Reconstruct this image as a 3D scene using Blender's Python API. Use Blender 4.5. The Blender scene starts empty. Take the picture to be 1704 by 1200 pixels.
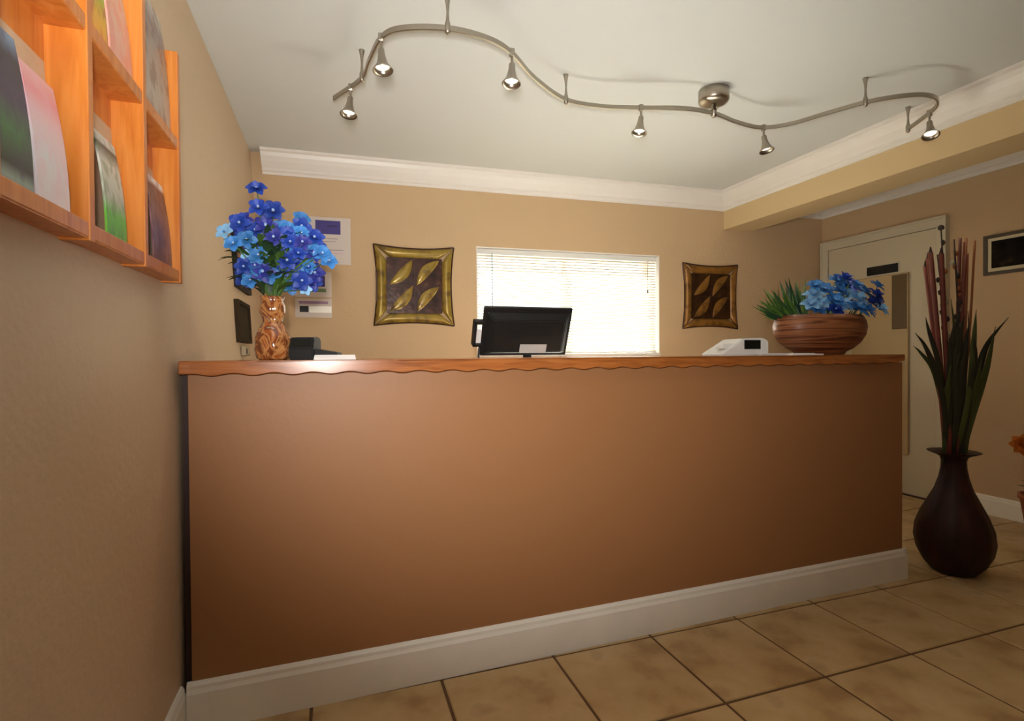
import bpy, bmesh, math, random
from mathutils import Vector, Matrix, noise
R = math.radians; PI = math.pi
random.seed(7)
S = bpy.context.scene
COL = S.collection

# ------------------------------------------------------------ camera
EYE = Vector((0, 0, 1.12))
def cam_axes(yaw, pitch, roll):
    cy, sy = math.cos(yaw), math.sin(yaw)
    fwd = Vector((sy*math.cos(pitch), cy*math.cos(pitch), math.sin(pitch)))
    right = Vector((cy, -sy, 0)); down = fwd.cross(right)
    if down.z > 0: down = -down
    r = math.cos(roll)*right + math.sin(roll)*down
    d = -math.sin(roll)*right + math.cos(roll)*down
    return r, d, fwd
cr, cd, cf = cam_axes(R(18.489), R(-.639), R(.421))
cam = bpy.data.cameras.new('camera'); cam.sensor_width = 36; cam.lens = 36*874.03/1704; cam.clip_start = .02
co = bpy.data.objects.new('camera', cam); COL.objects.link(co)
m3 = Matrix((cr, -cd, -cf)).transposed()
co.matrix_world = Matrix.Translation(EYE) @ m3.to_4x4()
S.camera = co

# ------------------------------------------------------------ world, lights, exposure
S.view_settings.view_transform = 'Standard'; S.view_settings.look = 'None'
S.view_settings.gamma = 1; S.view_settings.use_curve_mapping = False
S.view_settings.exposure = 0
w = bpy.data.worlds.new('daylight'); S.world = w; w.use_nodes = True
bg = w.node_tree.nodes['Background']; bg.inputs[0].default_value = (.93, .97, 1, 1); bg.inputs[1].default_value = 3.5

def light(name, kind, loc, direction, energy, color=(1, 1, 1), **kw):
    l = bpy.data.lights.new(name, kind); l.energy = energy; l.color = color
    for k, v in kw.items(): setattr(l, k, v)
    o = bpy.data.objects.new(name, l); COL.objects.link(o); o.location = loc
    o.rotation_euler = Vector(direction).to_track_quat('-Z', 'Y').to_euler()
    return o
# the camera's own flash head, above the lens, tipped up to bounce off the ceiling
light('camera_flash', 'SPOT', (-.03, 0.0, 1.34), (.22, .78, 1.05), 165, (1, .985, .96), spot_size=R(130), spot_blend=1.0, shadow_soft_size=.035)
light('camera_flash_front', 'SPOT', (-.03, 0.0, 1.22), (.33, .94, .10), 135, (1, .97, .93), spot_size=R(88), spot_blend=1.0, shadow_soft_size=.03)
# added soft fill from behind the camera, no opening modelled there
light('rear_fill', 'AREA', (1.9, -2.45, 1.5), (0.05, 1, .3), 1.5, (1, .96, .90), shape='RECTANGLE', size=2.0, size_y=1.6)
# sun falling on the blinds from outside
light('sun', 'SUN', (2, 8, 6), (-.15, -1, -.70), 92.0, (1, .96, .88), angle=R(.6))

# ------------------------------------------------------------ materials
def hexc(r, g, b):
    f = lambda c: ((c/255+.055)/1.055)**2.4 if c > 10 else c/255/12.92
    return (f(r), f(g), f(b), 1)
MC = {}
def mat(name, c, rough=.6, metal=0, noise_s=0, noise_amt=.1, bump=0, bump_s=40, trans=0, spec=.5, coat=0, emis=0, rand=0, sheen=0):
    if name in MC: return MC[name]
    m = bpy.data.materials.new(name); m.use_nodes = True
    nt = m.node_tree; N = nt.nodes; L = nt.links; b = N['Principled BSDF']
    c = hexc(*c)
    b.inputs['Base Color'].default_value = c; b.inputs['Roughness'].default_value = rough
    b.inputs['Metallic'].default_value = metal; b.inputs['Specular IOR Level'].default_value = spec
    b.inputs['Coat Weight'].default_value = coat; b.inputs['Transmission Weight'].default_value = trans
    if emis:
        b.inputs['Emission Color'].default_value = c; b.inputs['Emission Strength'].default_value = emis
    tc = N.new('ShaderNodeTexCoord')
    if noise_s or rand:
        hs = N.new('ShaderNodeHueSaturation'); hs.inputs['Color'].default_value = c
        ma = N.new('ShaderNodeMath'); ma.operation = 'MULTIPLY_ADD'
        if noise_s:
            n = N.new('ShaderNodeTexNoise'); n.inputs['Scale'].default_value = noise_s; n.inputs['Detail'].default_value = 5
            L.new(tc.outputs['Object'], n.inputs['Vector']); L.new(n.outputs['Fac'], ma.inputs[0])
        else: ma.inputs[0].default_value = .5
        ma.inputs[1].default_value = noise_amt*2; ma.inputs[2].default_value = 1-noise_amt
        if rand:
            oi = N.new('ShaderNodeObjectInfo'); m2 = N.new('ShaderNodeMath'); m2.operation = 'MULTIPLY_ADD'
            L.new(oi.outputs['Random'], m2.inputs[0]); m2.inputs[1].default_value = rand; L.new(ma.outputs[0], m2.inputs[2])
            m3_ = N.new('ShaderNodeMath'); m3_.operation = 'SUBTRACT'; L.new(m2.outputs[0], m3_.inputs[0]); m3_.inputs[1].default_value = rand/2
            L.new(m3_.outputs[0], hs.inputs['Value'])
        else: L.new(ma.outputs[0], hs.inputs['Value'])
        L.new(hs.outputs[0], b.inputs['Base Color'])
    if bump:
        n2 = N.new('ShaderNodeTexNoise'); n2.inputs['Scale'].default_value = bump_s; n2.inputs['Detail'].default_value = 4
        L.new(tc.outputs['Object'], n2.inputs['Vector'])
        bp = N.new('ShaderNodeBump'); bp.inputs['Strength'].default_value = bump; bp.inputs['Distance'].default_value = .01
        L.new(n2.outputs['Fac'], bp.inputs['Height']); L.new(bp.outputs[0], b.inputs['Normal'])
    MC[name] = m
    return m
def ramp_mat(name, stops, scale=(1, 1, 1), coord='Object', kind='noise', nscale=4, detail=4, dist=0, rough=.5, interp='LINEAR', coat=0, metal=0, bump=0, spec=.5, rot=(0, 0, 0)):
    m = bpy.data.materials.new(name); m.use_nodes = True
    nt = m.node_tree; N = nt.nodes; L = nt.links; b = N['Principled BSDF']
    b.inputs['Roughness'].default_value = rough; b.inputs['Coat Weight'].default_value = coat; b.inputs['Metallic'].default_value = metal
    b.inputs['Specular IOR Level'].default_value = spec
    tc = N.new('ShaderNodeTexCoord'); mp = N.new('ShaderNodeMapping'); mp.inputs['Scale'].default_value = scale; mp.inputs['Rotation'].default_value = rot
    L.new(tc.outputs[coord], mp.inputs[0])
    if kind == 'noise':
        n = N.new('ShaderNodeTexNoise'); n.inputs['Scale'].default_value = nscale; n.inputs['Detail'].default_value = detail; n.inputs['Distortion'].default_value = dist; out = n.outputs['Fac']
    elif kind == 'wave':
        n = N.new('ShaderNodeTexWave'); n.inputs['Scale'].default_value = nscale; n.inputs['Distortion'].default_value = dist; n.inputs['Detail'].default_value = detail; n.inputs['Detail Scale'].default_value = 1.5; out = n.outputs['Fac']
    else:
        n = N.new('ShaderNodeTexVoronoi'); n.inputs['Scale'].default_value = nscale; out = n.outputs['Distance']
    L.new(mp.outputs[0], n.inputs['Vector'])
    r = N.new('ShaderNodeValToRGB'); L.new(out, r.inputs[0]); r.color_ramp.interpolation = interp
    e = r.color_ramp.elements
    while len(e) > 1: e.remove(e[-1])
    e[0].position = stops[0][0]; e[0].color = hexc(*stops[0][1])
    for p, c in stops[1:]:
        q = e.new(p); q.color = hexc(*c)
    L.new(r.outputs[0], b.inputs['Base Color'])
    if bump:
        bp = N.new('ShaderNodeBump'); bp.inputs['Strength'].default_value = bump; bp.inputs['Distance'].default_value = .005
        L.new(out, bp.inputs['Height']); L.new(bp.outputs[0], b.inputs['Normal'])
    return m
def print_mat(name, bands, patch, nscale=5, amt=.5):
    """printed paper: colour bands up the sheet with soft coloured picture patches"""
    m = bpy.data.materials.new(name); m.use_nodes = True
    nt = m.node_tree; N = nt.nodes; L = nt.links; b = N['Principled BSDF']; b.inputs['Roughness'].default_value = .35
    tc = N.new('ShaderNodeTexCoord'); sp = N.new('ShaderNodeSeparateXYZ'); L.new(tc.outputs['Generated'], sp.inputs[0])
    r = N.new('ShaderNodeValToRGB'); L.new(sp.outputs['Z'], r.inputs[0]); e = r.color_ramp.elements
    while len(e) > 1: e.remove(e[-1])
    e[0].position = bands[0][0]; e[0].color = hexc(*bands[0][1])
    for p, c in bands[1:]:
        q = e.new(p); q.color = hexc(*c)
    n = N.new('ShaderNodeTexNoise'); n.inputs['Scale'].default_value = nscale; n.inputs['Detail'].default_value = 3; L.new(tc.outputs['Generated'], n.inputs['Vector'])
    r2 = N.new('ShaderNodeValToRGB'); L.new(n.outputs['Fac'], r2.inputs[0]); r2.color_ramp.elements[0].position = .45; r2.color_ramp.elements[1].position = .62
    r2.color_ramp.elements[1].color = (amt, amt, amt, 1)
    mx = N.new('ShaderNodeMix'); mx.data_type = 'RGBA'; L.new(r2.outputs[0], mx.inputs[0]); L.new(r.outputs[0], mx.inputs[6]); mx.inputs[7].default_value = hexc(*patch)
    L.new(mx.outputs[2], b.inputs['Base Color'])
    return m

WALL = mat('painted_wall', (198, 168, 130), .75, noise_s=3, noise_amt=.03, bump=.18, bump_s=45)
WALL_L = mat('painted_wall_orange_peel', (212, 186, 154), .55, noise_s=60, noise_amt=.05, bump=.16, bump_s=55)
CEIL = mat('ceiling_paint', (208, 209, 205), .8, bump=.15, bump_s=3)
TRIM = mat('white_trim_paint', (228, 222, 214), .4, noise_s=6, noise_amt=.03)
BASEB = mat('counter_base_paint', (246, 240, 228), .45, noise_s=9, noise_amt=.07, bump=.15, bump_s=20)
COUNTER = mat('brown_counter_paint', (162, 113, 72), .5, noise_s=1.5, noise_amt=.03, bump=.04, bump_s=60)
DARKGAP = mat('gap_shade_brown', (62, 42, 40), .6)  # dark brown that stands in for shade in gaps
GROUT = mat('grout', (104, 76, 48), .9, noise_s=15, noise_amt=.15)
TILE = ramp_mat('floor_tile_glaze', [(.3, (168, 134, 88)), (.45, (194, 162, 112)), (.6, (204, 174, 126)), (.72, (180, 150, 108))], nscale=6, detail=6, rough=.42, bump=.15, spec=.4)
SLABW = ramp_mat('varnished_oak', [(.2, (120, 62, 26)), (.5, (166, 98, 46)), (.8, (186, 116, 60))], scale=(1.2, 12, 14), nscale=3, detail=5, dist=1.2, rough=.22, coat=.4)
RACKW = ramp_mat('orange_pine', [(.2, (184, 98, 30)), (.5, (210, 126, 50)), (.8, (224, 146, 72))], scale=(14, 14, 1.2), nscale=3, detail=5, dist=.8, rough=.35, coat=.2)
STEEL = mat('brushed_nickel', (172, 164, 150), .32, metal=1, noise_s=20, noise_amt=.05)
BLACKP = mat('black_plastic', (20, 20, 20), .5, spec=.35)
BLACKG = mat('black_screen', (16, 22, 20), .12)
WHITEP = mat('white_plastic', (222, 220, 214), .4)
PAPER = mat('white_paper', (232, 230, 226), .7)
DOORP = mat('door_paint', (204, 192, 164), .5, noise_s=3, noise_amt=.02)
BLIND = None

# ------------------------------------------------------------ mesh helpers
def obj(name, bm, m, parent=None, smooth=False, loc=None, rot=None):
    me = bpy.data.meshes.new(name); bm.to_mesh(me); bm.free()
    for x in (m if isinstance(m, (list, tuple)) else [m]): me.materials.append(x)
    if smooth:
        for p in me.polygons: p.use_smooth = True
    o = bpy.data.objects.new(name, me); COL.objects.link(o)
    if parent: o.parent = parent
    if loc is not None: o.location = loc
    if rot is not None: o.rotation_euler = rot
    return o
def share(name, me, parent, loc=(0, 0, 0), rot=(0, 0, 0), sc=(1, 1, 1)):
    o = bpy.data.objects.new(name, me); COL.objects.link(o); o.parent = parent
    o.location = loc; o.rotation_euler = rot; o.scale = sc
    return o
def thing(name, label, cat, loc=(0, 0, 0), rz=0, group=None):
    o = bpy.data.objects.new(name, None); COL.objects.link(o); o.empty_display_size = .05
    o.location = loc; o.rotation_euler = (0, 0, rz); o['label'] = label; o['category'] = cat
    if group: o['group'] = group
    return o
def struct(o, label=None, cat=None):
    o['kind'] = 'structure'
    if label: o['label'] = label
    if cat: o['category'] = cat
    return o
def box(bm, x0, x1, y0, y1, z0, z1, mi=0):
    v = [bm.verts.new((x, y, z)) for x in (x0, x1) for y in (y0, y1) for z in (z0, z1)]
    for q in ((0, 1, 3, 2), (4, 6, 7, 5), (0, 4, 5, 1), (2, 3, 7, 6), (0, 2, 6, 4), (1, 5, 7, 3)):
        f = bm.faces.new([v[i] for i in q]); f.material_index = mi
    return v
def bx(*a, bevel=0, seg=2):
    bm = bmesh.new(); box(bm, *a)
    bmesh.ops.recalc_face_normals(bm, faces=bm.faces)
    if bevel: bmesh.ops.bevel(bm, geom=bm.edges[:], offset=bevel, segments=seg, affect='EDGES', profile=.5)
    return bm
def lathe(prof, n=32, sx=1, sy=1, bm=None, c=(0, 0, 0), cap=True):
    bm = bm or bmesh.new(); rings = []
    for r, z in prof:
        rings.append([bm.verts.new((c[0]+r*math.cos(2*PI*i/n)*sx, c[1]+r*math.sin(2*PI*i/n)*sy, c[2]+z)) for i in range(n)])
    for a, b in zip(rings, rings[1:]):
        for i in range(n): bm.faces.new((a[i], a[(i+1) % n], b[(i+1) % n], b[i]))
    if cap:
        bm.faces.new(rings[0][::-1]); bm.faces.new(rings[-1])
    bmesh.ops.recalc_face_normals(bm, faces=bm.faces)
    return bm
def tube(bm, pts, rad, n=8, cap=True):
    pts = [Vector(p) for p in pts]; rings = []
    for i, p in enumerate(pts):
        t = (pts[min(i+1, len(pts)-1)] - pts[max(i-1, 0)]).normalized()
        a = t.cross(Vector((0, 0, 1)))
        if a.length < .05: a = t.cross(Vector((0, 1, 0)))
        a.normalize(); b = t.cross(a)
        r = rad[i] if isinstance(rad, (list, tuple)) else rad
        rings.append([bm.verts.new(p + a*r*math.cos(2*PI*k/n) + b*r*math.sin(2*PI*k/n)) for k in range(n)])
    for a, b in zip(rings, rings[1:]):
        for i in range(n): bm.faces.new((a[i], a[(i+1) % n], b[(i+1) % n], b[i]))
    if cap: bm.faces.new(rings[0][::-1]); bm.faces.new(rings[-1])
    return bm
def prism(bm, prof, x0, x1, m=Matrix()):
    """profile of (a,b) pairs extruded from x0 to x1; m maps (x, a, b) to place"""
    A = [bm.verts.new(m @ Vector((x0, a, b))) for a, b in prof]; B = [bm.verts.new(m @ Vector((x1, a, b))) for a, b in prof]
    n = len(prof)
    for i in range(n): bm.faces.new((A[i], A[(i+1) % n], B[(i+1) % n], B[i]))
    bm.faces.new(A[::-1]); bm.faces.new(B)
    bmesh.ops.recalc_face_normals(bm, faces=bm.faces)
    return bm
def catmull(P, k=8):
    P = [Vector(p) for p in P]; Q = [P[0]*2-P[1]] + P + [P[-1]*2-P[-2]]; out = []
    for i in range(1, len(Q)-2):
        for j in range(k):
            t = j/k; a, b, c, d = Q[i-1:i+3]
            out.append(.5*((2*b)+(c-a)*t+(2*a-5*b+4*c-d)*t*t+(3*b-a-3*c+d)*t**3))
    out.append(P[-1]); return out

H = 2.485                       # ceiling
XR = 4.24                       # right wall
YB = -2.6                       # front of the lobby, behind the camera
KA = R(-2.36)                   # back wall is a little out of square
KM = Matrix.Translation((4.24, 3.68, 0)) @ Matrix.Rotation(KA, 4, 'Z')   # local: x along wall (negative to the left), +y into wall
def K(u, w_, z): return KM @ Vector((u, w_, z))
def ku(x): return (x-4.24)/math.cos(KA)
def wall_x(z): return -.450-.080*(max(0, z-.95)/1.535)**1.15

# ------------------------------------------------------------ shell
fl = struct(obj('floor', bx(-.8, 4.6, YB-.2, 4.2, -.1, -.004), GROUT), 'tan ceramic tile floor with brown grout lines')
tb = bmesh.new(); box(tb, .005, .415, .005, .415, -.02, 0)
bmesh.ops.recalc_face_normals(tb, faces=tb.faces)
bmesh.ops.bevel(tb, geom=[e for e in tb.edges if all(v.co.z > -.01 for v in e.verts)], offset=.003, segments=1, affect='EDGES')
tme = bpy.data.meshes.new('tile'); tb.to_mesh(tme); tb.free()
tmats = []
def tile_material(i):
    m = TILE.copy(); m.name = 'floor_tile_glaze'
    for n in m.node_tree.nodes:
        if n.type == 'MAPPING': n.inputs['Location'].default_value = (i*3.1, i*1.7, i*.9)
    return m
tms = []
for i in range(5):
    c = tme.copy(); c.materials.clear(); c.materials.append(tile_material(i)); tms.append(c)
for i in range(-1, 11):
    for j in range(-11, 6):
        share('tile', random.choice(tms), fl, (-.087+.42*i, 1.37+.42*j, random.uniform(-.0006, .0006)))

# left wall: old plaster, leaning outward above counter height
bm = bmesh.new(); zs = [0, .5, .95]+[.95+(i/8)*1.535 for i in range(1, 9)]+[2.6]
ys = [YB-.1, 0, 1, 2, 3, 4.15]
grid = [[bm.verts.new((wall_x(z), y, z)) for z in zs] for y in ys]
outer = [[bm.verts.new((-.85, y, z)) for z in (0, 2.6)] for y in (ys[0], ys[-1])]
for a, b in zip(grid, grid[1:]):
    for i in range(len(zs)-1): bm.faces.new((a[i], b[i], b[i+1], a[i+1]))
bm.faces.new((outer[0][0], outer[0][1], outer[1][1], outer[1][0]))
bmesh.ops.recalc_face_normals(bm, faces=bm.faces)
struct(obj('wall_left', bm, WALL_L, smooth=True), 'beige textured wall on the left')
struct(obj('wall_right', bx(XR, XR+.35, YB-.1, 4.2, 0, 2.6), WALL), 'beige wall on the right')
# back wall with the window hole
WX0, WX1, WZ0, WZ1 = 1.0, 2.548, 1.122, 1.932
bm = bmesh.new(); U0, U1 = ku(WX0), ku(WX1)
box(bm, ku(-1.0), U0, 0, .3, 0, 2.6); box(bm, U1, .3, 0, .3, 0, 2.6); box(bm, U0, U1, 0, .3, 0, WZ0); box(bm, U0, U1, 0, .3, WZ1, 2.6)
wb = struct(obj('wall_back', bm, WALL), 'tan wall behind the counter'); wb.matrix_world = KM
# solid wall behind the camera
struct(obj('wall_front', bx(-.8, 4.5, YB-.15, YB, 0, 2.6), WALL), 'lobby front wall behind the camera')
struct(obj('ceiling', bx(-.85, 4.6, YB-.2, 4.2, H, H+.12), CEIL), 'off-white ceiling')

# ceiling beam
struct(obj('trim_1', bx(3.18, 3.465, YB, 3.735, 2.183, H), mat('beam_paint', (206, 180, 136), .7, bump=.1, bump_s=30)), 'tan boxed beam running under the ceiling')
# crown moulding profile (a = away from wall, b = down from ceiling)
CP = [(0, 0), (.105, 0), (.105, -.014), (.088, -.022), (.080, -.045), (.062, -.072), (.040, -.094), (.024, -.108), (.024, -.122), (.010, -.130), (.010, -.145), (0, -.145)]
def crown(n, x0, x1, m, label):
    o = struct(obj(n, prism(bmesh.new(), CP, x0, x1, m), TRIM), label); return o
mw = KM @ Matrix.Translation((0, 0, H)) @ Matrix.Scale(-1, 4, (0, 1, 0))
crown('trim_2', ku(-.455), ku(3.19), mw, 'white crown moulding along the wall behind the counter')
crown('trim_3', ku(3.46), 0, mw, 'white crown moulding on back wall right of the beam')
def side(xw, sgn): # a -> sgn*x, x -> y
    return Matrix(((0, sgn, 0, xw), (1, 0, 0, 0), (0, 0, 1, H), (0, 0, 0, 1)))
crown('trim_4', YB, 3.74, side(3.18, -1), 'white crown moulding along the beam')
crown('trim_5', YB, 3.70, side(XR, -1), 'white crown moulding along the right wall')
# baseboards
def bprof(h, t): return [(0, 0), (t, 0), (t, h*.78), (t*.75, h*.86), (t*.7, h*.93), (t*.35, h), (0, h)]
def sidez(xw, sgn): return Matrix(((0, sgn, 0, xw), (1, 0, 0, 0), (0, 0, 1, 0), (0, 0, 0, 1)))
struct(obj('baseboard_left', prism(bmesh.new(), bprof(.14, .016), YB, 1.785, sidez(-.45, 1)), BASEB), 'cream baseboard on the left wall')
struct(obj('baseboard_right', prism(bmesh.new(), bprof(.13, .016), YB, 2.62, sidez(XR, -1)), BASEB), 'cream baseboard on the right wall')

# ------------------------------------------------------------ window with blind
TG = bpy.data.materials.new('pane_glass_clear'); TG.use_nodes = True     # thin float glass: see-through with a fresnel reflection
_n = TG.node_tree.nodes; _l = TG.node_tree.links; _n.remove(_n['Principled BSDF'])
_t = _n.new('ShaderNodeBsdfTransparent'); _t.inputs[0].default_value = (.95, .97, .96, 1); _g = _n.new('ShaderNodeBsdfGlossy'); _g.inputs['Roughness'].default_value = .02
_f = _n.new('ShaderNodeFresnel'); _f.inputs[0].default_value = 1.3; _m = _n.new('ShaderNodeMixShader')
_l.new(_f.outputs[0], _m.inputs[0]); _l.new(_t.outputs[0], _m.inputs[1]); _l.new(_g.outputs[0], _m.inputs[2]); _l.new(_m.outputs[0], _n['Material Output'].inputs[0])
wn = struct(obj('window_1', (lambda b: b)(bx(ku(WX0), ku(WX1), .17, .23, WZ0, WZ0+.045)), TRIM)); wn.matrix_world = KM
bm = bmesh.new()
box(bm, U0, U0+.045, .17, .23, WZ0, WZ1); box(bm, U1-.045, U1, .17, .23, WZ0, WZ1); box(bm, U0, U1, .17, .23, WZ1-.045, WZ1); box(bm, (U0+U1)/2-.02, (U0+U1)/2+.02, .18, .22, WZ0, WZ1)
obj('window_frame', bm, TRIM, wn)
obj('window_sill', bx(U0-.0, U1+.0, -.012, .17, WZ0-.018, WZ0+.004, bevel=.003), TRIM, wn)
bm = bmesh.new(); box(bm, U0, U0+.006, .0, .17, WZ0, WZ1); box(bm, U1-.006, U1, 0, .17, WZ0, WZ1); box(bm, U0, U1, 0, .17, WZ1-.006, WZ1)
obj('window_reveal', bm, TRIM, wn)
obj('pane', bx(U0+.045, (U0+U1)/2-.02, .198, .202, WZ0+.045, WZ1-.045), TG, wn)
obj('pane', bx((U0+U1)/2+.02, U1-.045, .198, .202, WZ0+.045, WZ1-.045), TG, wn)
bl = thing('window_blind', 'white horizontal slat blind in the bright window behind the monitor', 'blind', K((U0+U1)/2, .05, WZ0), KA)
bmat = bpy.data.materials.new('blind_vinyl'); bmat.use_nodes = True
nt = bmat.node_tree; N = nt.nodes; L = nt.links; pb = N['Principled BSDF']; pb.inputs['Base Color'].default_value = hexc(240, 236, 224); pb.inputs['Roughness'].default_value = .5
tl = N.new('ShaderNodeBsdfTranslucent'); tl.inputs[0].default_value = hexc(250, 240, 222); ms = N.new('ShaderNodeMixShader'); ms.inputs[0].default_value = .3
L.new(pb.outputs[0], ms.inputs[1]); L.new(tl.outputs[0], ms.inputs[2]); L.new(ms.outputs[0], N['Material Output'].inputs[0])
hw = (U1-U0)/2-.012
obj('head_rail', bx(-hw, hw, -.02, .025, WZ1-WZ0-.045, WZ1-WZ0-.008, bevel=.003), WHITEP, bl)
bm = bmesh.new(); ang = R(32); n = 5
top = []; bot = []
for k in range(n):
    t = k/(n-1)-.5; y = t*.027; z = -.0025*(4*t*t-1)
    yy = y*math.cos(ang)-z*math.sin(ang); zz = y*math.sin(ang)+z*math.cos(ang)
    top.append((yy, zz+.0004)); bot.append((yy, zz-.0004))
prism(bm, top+bot[::-1], -hw, hw)
sme = bpy.data.meshes.new('slat'); bm.to_mesh(sme); bm.free(); sme.materials.append(bmat)
NS = 34
for i in range(NS):
    share('slat', sme, bl, (0, 0, .028+i*(WZ1-WZ0-.085)/(NS-1)))
obj('bottom_rail', bx(-hw, hw, -.012, .012, .006, .02, bevel=.002), WHITEP, bl)
for x in (-hw+.08, 0, hw-.08):
    obj('ladder_cord', tube(bmesh.new(), [(x, -.016, .01), (x, -.016, WZ1-WZ0-.04)], .0012, 5), WHITEP, bl)
obj('tilt_wand', tube(bmesh.new(), [(-hw+.115, -.026, .3), (-hw+.115, -.026, WZ1-WZ0-.04)], .004, 6), mat('wand_grey', (150, 170, 176), .3), bl)
obj('pull_cord', tube(bmesh.new(), [(hw-.085, -.028, .52), (hw-.087, -.028, .6), (hw-.08, -.026, WZ1-WZ0-.04)], .0016, 5), mat('cord_grey', (150, 140, 126), .6), bl)
obj('cord_tassel', lathe([(.002, .03), (.006, .02), (.007, 0)], 10, c=(hw-.085, -.028, .5)), mat('cord_tassel_wood', (120, 96, 70), .5), bl)

# ------------------------------------------------------------ door on the right wall
d = struct(obj('door_1', bx(XR-.028, XR+.0, 2.695, 3.585, .012, 2.03), DOORP), 'off-white door in right wall behind the counter')
bm = bmesh.new()
box(bm, XR-.035, XR, 2.62, 2.69, 0, 2.11); box(bm, XR-.035, XR, 3.59, 3.66, 0, 2.11); box(bm, XR-.035, XR, 2.69, 3.59, 2.035, 2.11)
for y0, y1, z0, z1 in ((2.62, 2.635, 0, 2.095), (3.645, 3.66, 0, 2.095), (2.62, 3.66, 2.095, 2.112)): box(bm, XR-.045, XR-.034, y0, y1, z0, z1)
obj('door_casing', bm, mat('door_casing_paint', (206, 196, 172), .45), d)
obj('door_gap_shade', bx(XR-.04, XR, 2.69, 3.59, 0, .010), DARKGAP, d)  # dark strip painted in for the shadow under the door
for z in (.25, 1.0, 1.78):
    obj('hinge', tube(bmesh.new(), [(XR-.032, 3.588, z), (XR-.032, 3.588, z+.09)], .006, 8), STEEL, d)
o = thing('door_sign', 'small black sign plate fixed high on the off-white door', 'sign', (XR-.029, 3.095, 1.752))
obj('plate', bx(-.008, 0, -.128, .128, 0, .07, bevel=.003), BLACKP, o); obj('backing', bx(-.003, .001, -.14, .135, -.012, .08), mat('sign_edge', (196, 190, 168), .5), o)
o = thing('hanging_panel', 'beige board hung on the door behind bowl, with dark strip at upper right', 'board', (XR-.029, 3.1, .32))
obj('board', bx(-.022, 0, -.218, .25, 0, 1.415, bevel=.004), mat('board_beige', (190, 166, 122), .6), o)
obj('dark_strip', bx(-.030, -.020, -.212, -.10, .98, 1.405, bevel=.003), mat('strip_brown', (96, 76, 46), .35), o)['label'] = 'dark brown strip'

# ------------------------------------------------------------ counter
CA = R(1.06)
def CM(loc=(0, 0, 0)): return Matrix.Translation((0, 1.7858, 0)) @ Matrix.Rotation(CA, 4, 'Z')
ct = thing('reception_counter', 'long brown reception counter with scalloped oak edge and cream base', 'counter', (0, 1.7858, 0), CA)
obj('front_panel', bx(-.421, 2.650, .012, .40, 0, 1.067, bevel=.002), COUNTER, ct)
obj('gap_filler', bx(-.440, -.4195, .035, .39, 0, 1.067), DARKGAP, ct)['label'] = 'dark recessed filler for the shaded gap at wall'  # set-back filler, its dark colour standing in for the shaded gap
bm = bmesh.new(); prism(bm, [(-a, b) for a, b in bprof(.147, .018)], -.433, 2.667, Matrix.Translation((0, .014, 0)))
obj('base_board', bm, BASEB, ct)
bm = bmesh.new(); prism(bm, bprof(.147, .018), .0, .40, Matrix(((0, 1, 0, 2.649), (1, 0, 0, -.003), (0, 0, 1, 0), (0, 0, 0, 1))))
obj('base_board', bm, BASEB, ct)
# the worktop
cw = obj('countertop', bx(-.440, 2.592, -.012, .42, 1.068, 1.108, bevel=.004), SLABW, ct)
# scalloped fascia, 12 mm proud
bm = bmesh.new(); n = 27*10; X0, X1 = -.404, 2.592; rows = []
for i in range(n+1):
    x = X0+(X1-X0)*i/n; zb = 1.073-.0075*(1-math.cos((x-X0)/(X1-X0)*27*2*PI))*.5-.002
    if x > 2.45: zb += .006*min(1, (x-2.45)/.1)
    rows.append([bm.verts.new(p) for p in ((x, -.038, 1.106), (x, -.038, zb+.002), (x, -.036, zb), (x, -.018, zb), (x, -.018, 1.106))])
for a, b in zip(rows, rows[1:]):
    for k in range(5): bm.faces.new((a[k], a[(k+1) % 5], b[(k+1) % 5], b[k]))
bm.faces.new(rows[0]); bm.faces.new(rows[-1][::-1]); bmesh.ops.recalc_face_normals(bm, faces=bm.faces)
obj('scalloped_edge', bm, SLABW, ct)
obj('counter_nosing', bx(X0, 2.592, -.038, -.01, 1.1005, 1.108, bevel=.002), SLABW, ct)
# lower work desk behind the counter, hidden top whitened to bounce sunlight up
dk = thing('work_desk', 'lower white work surface behind the counter front', 'desk', (0, 2.22, 0), CA)
obj('desk_top', bx(-.42, 2.6, 0, .62, .72, .76, bevel=.004), mat('bounce_white_laminate', (236, 234, 228), .5), dk)
for x in (-.415, 1.05, 2.56): obj('side_panel', bx(x, x+.025, .03, .58, 0, .72), COUNTER, dk)

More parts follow.
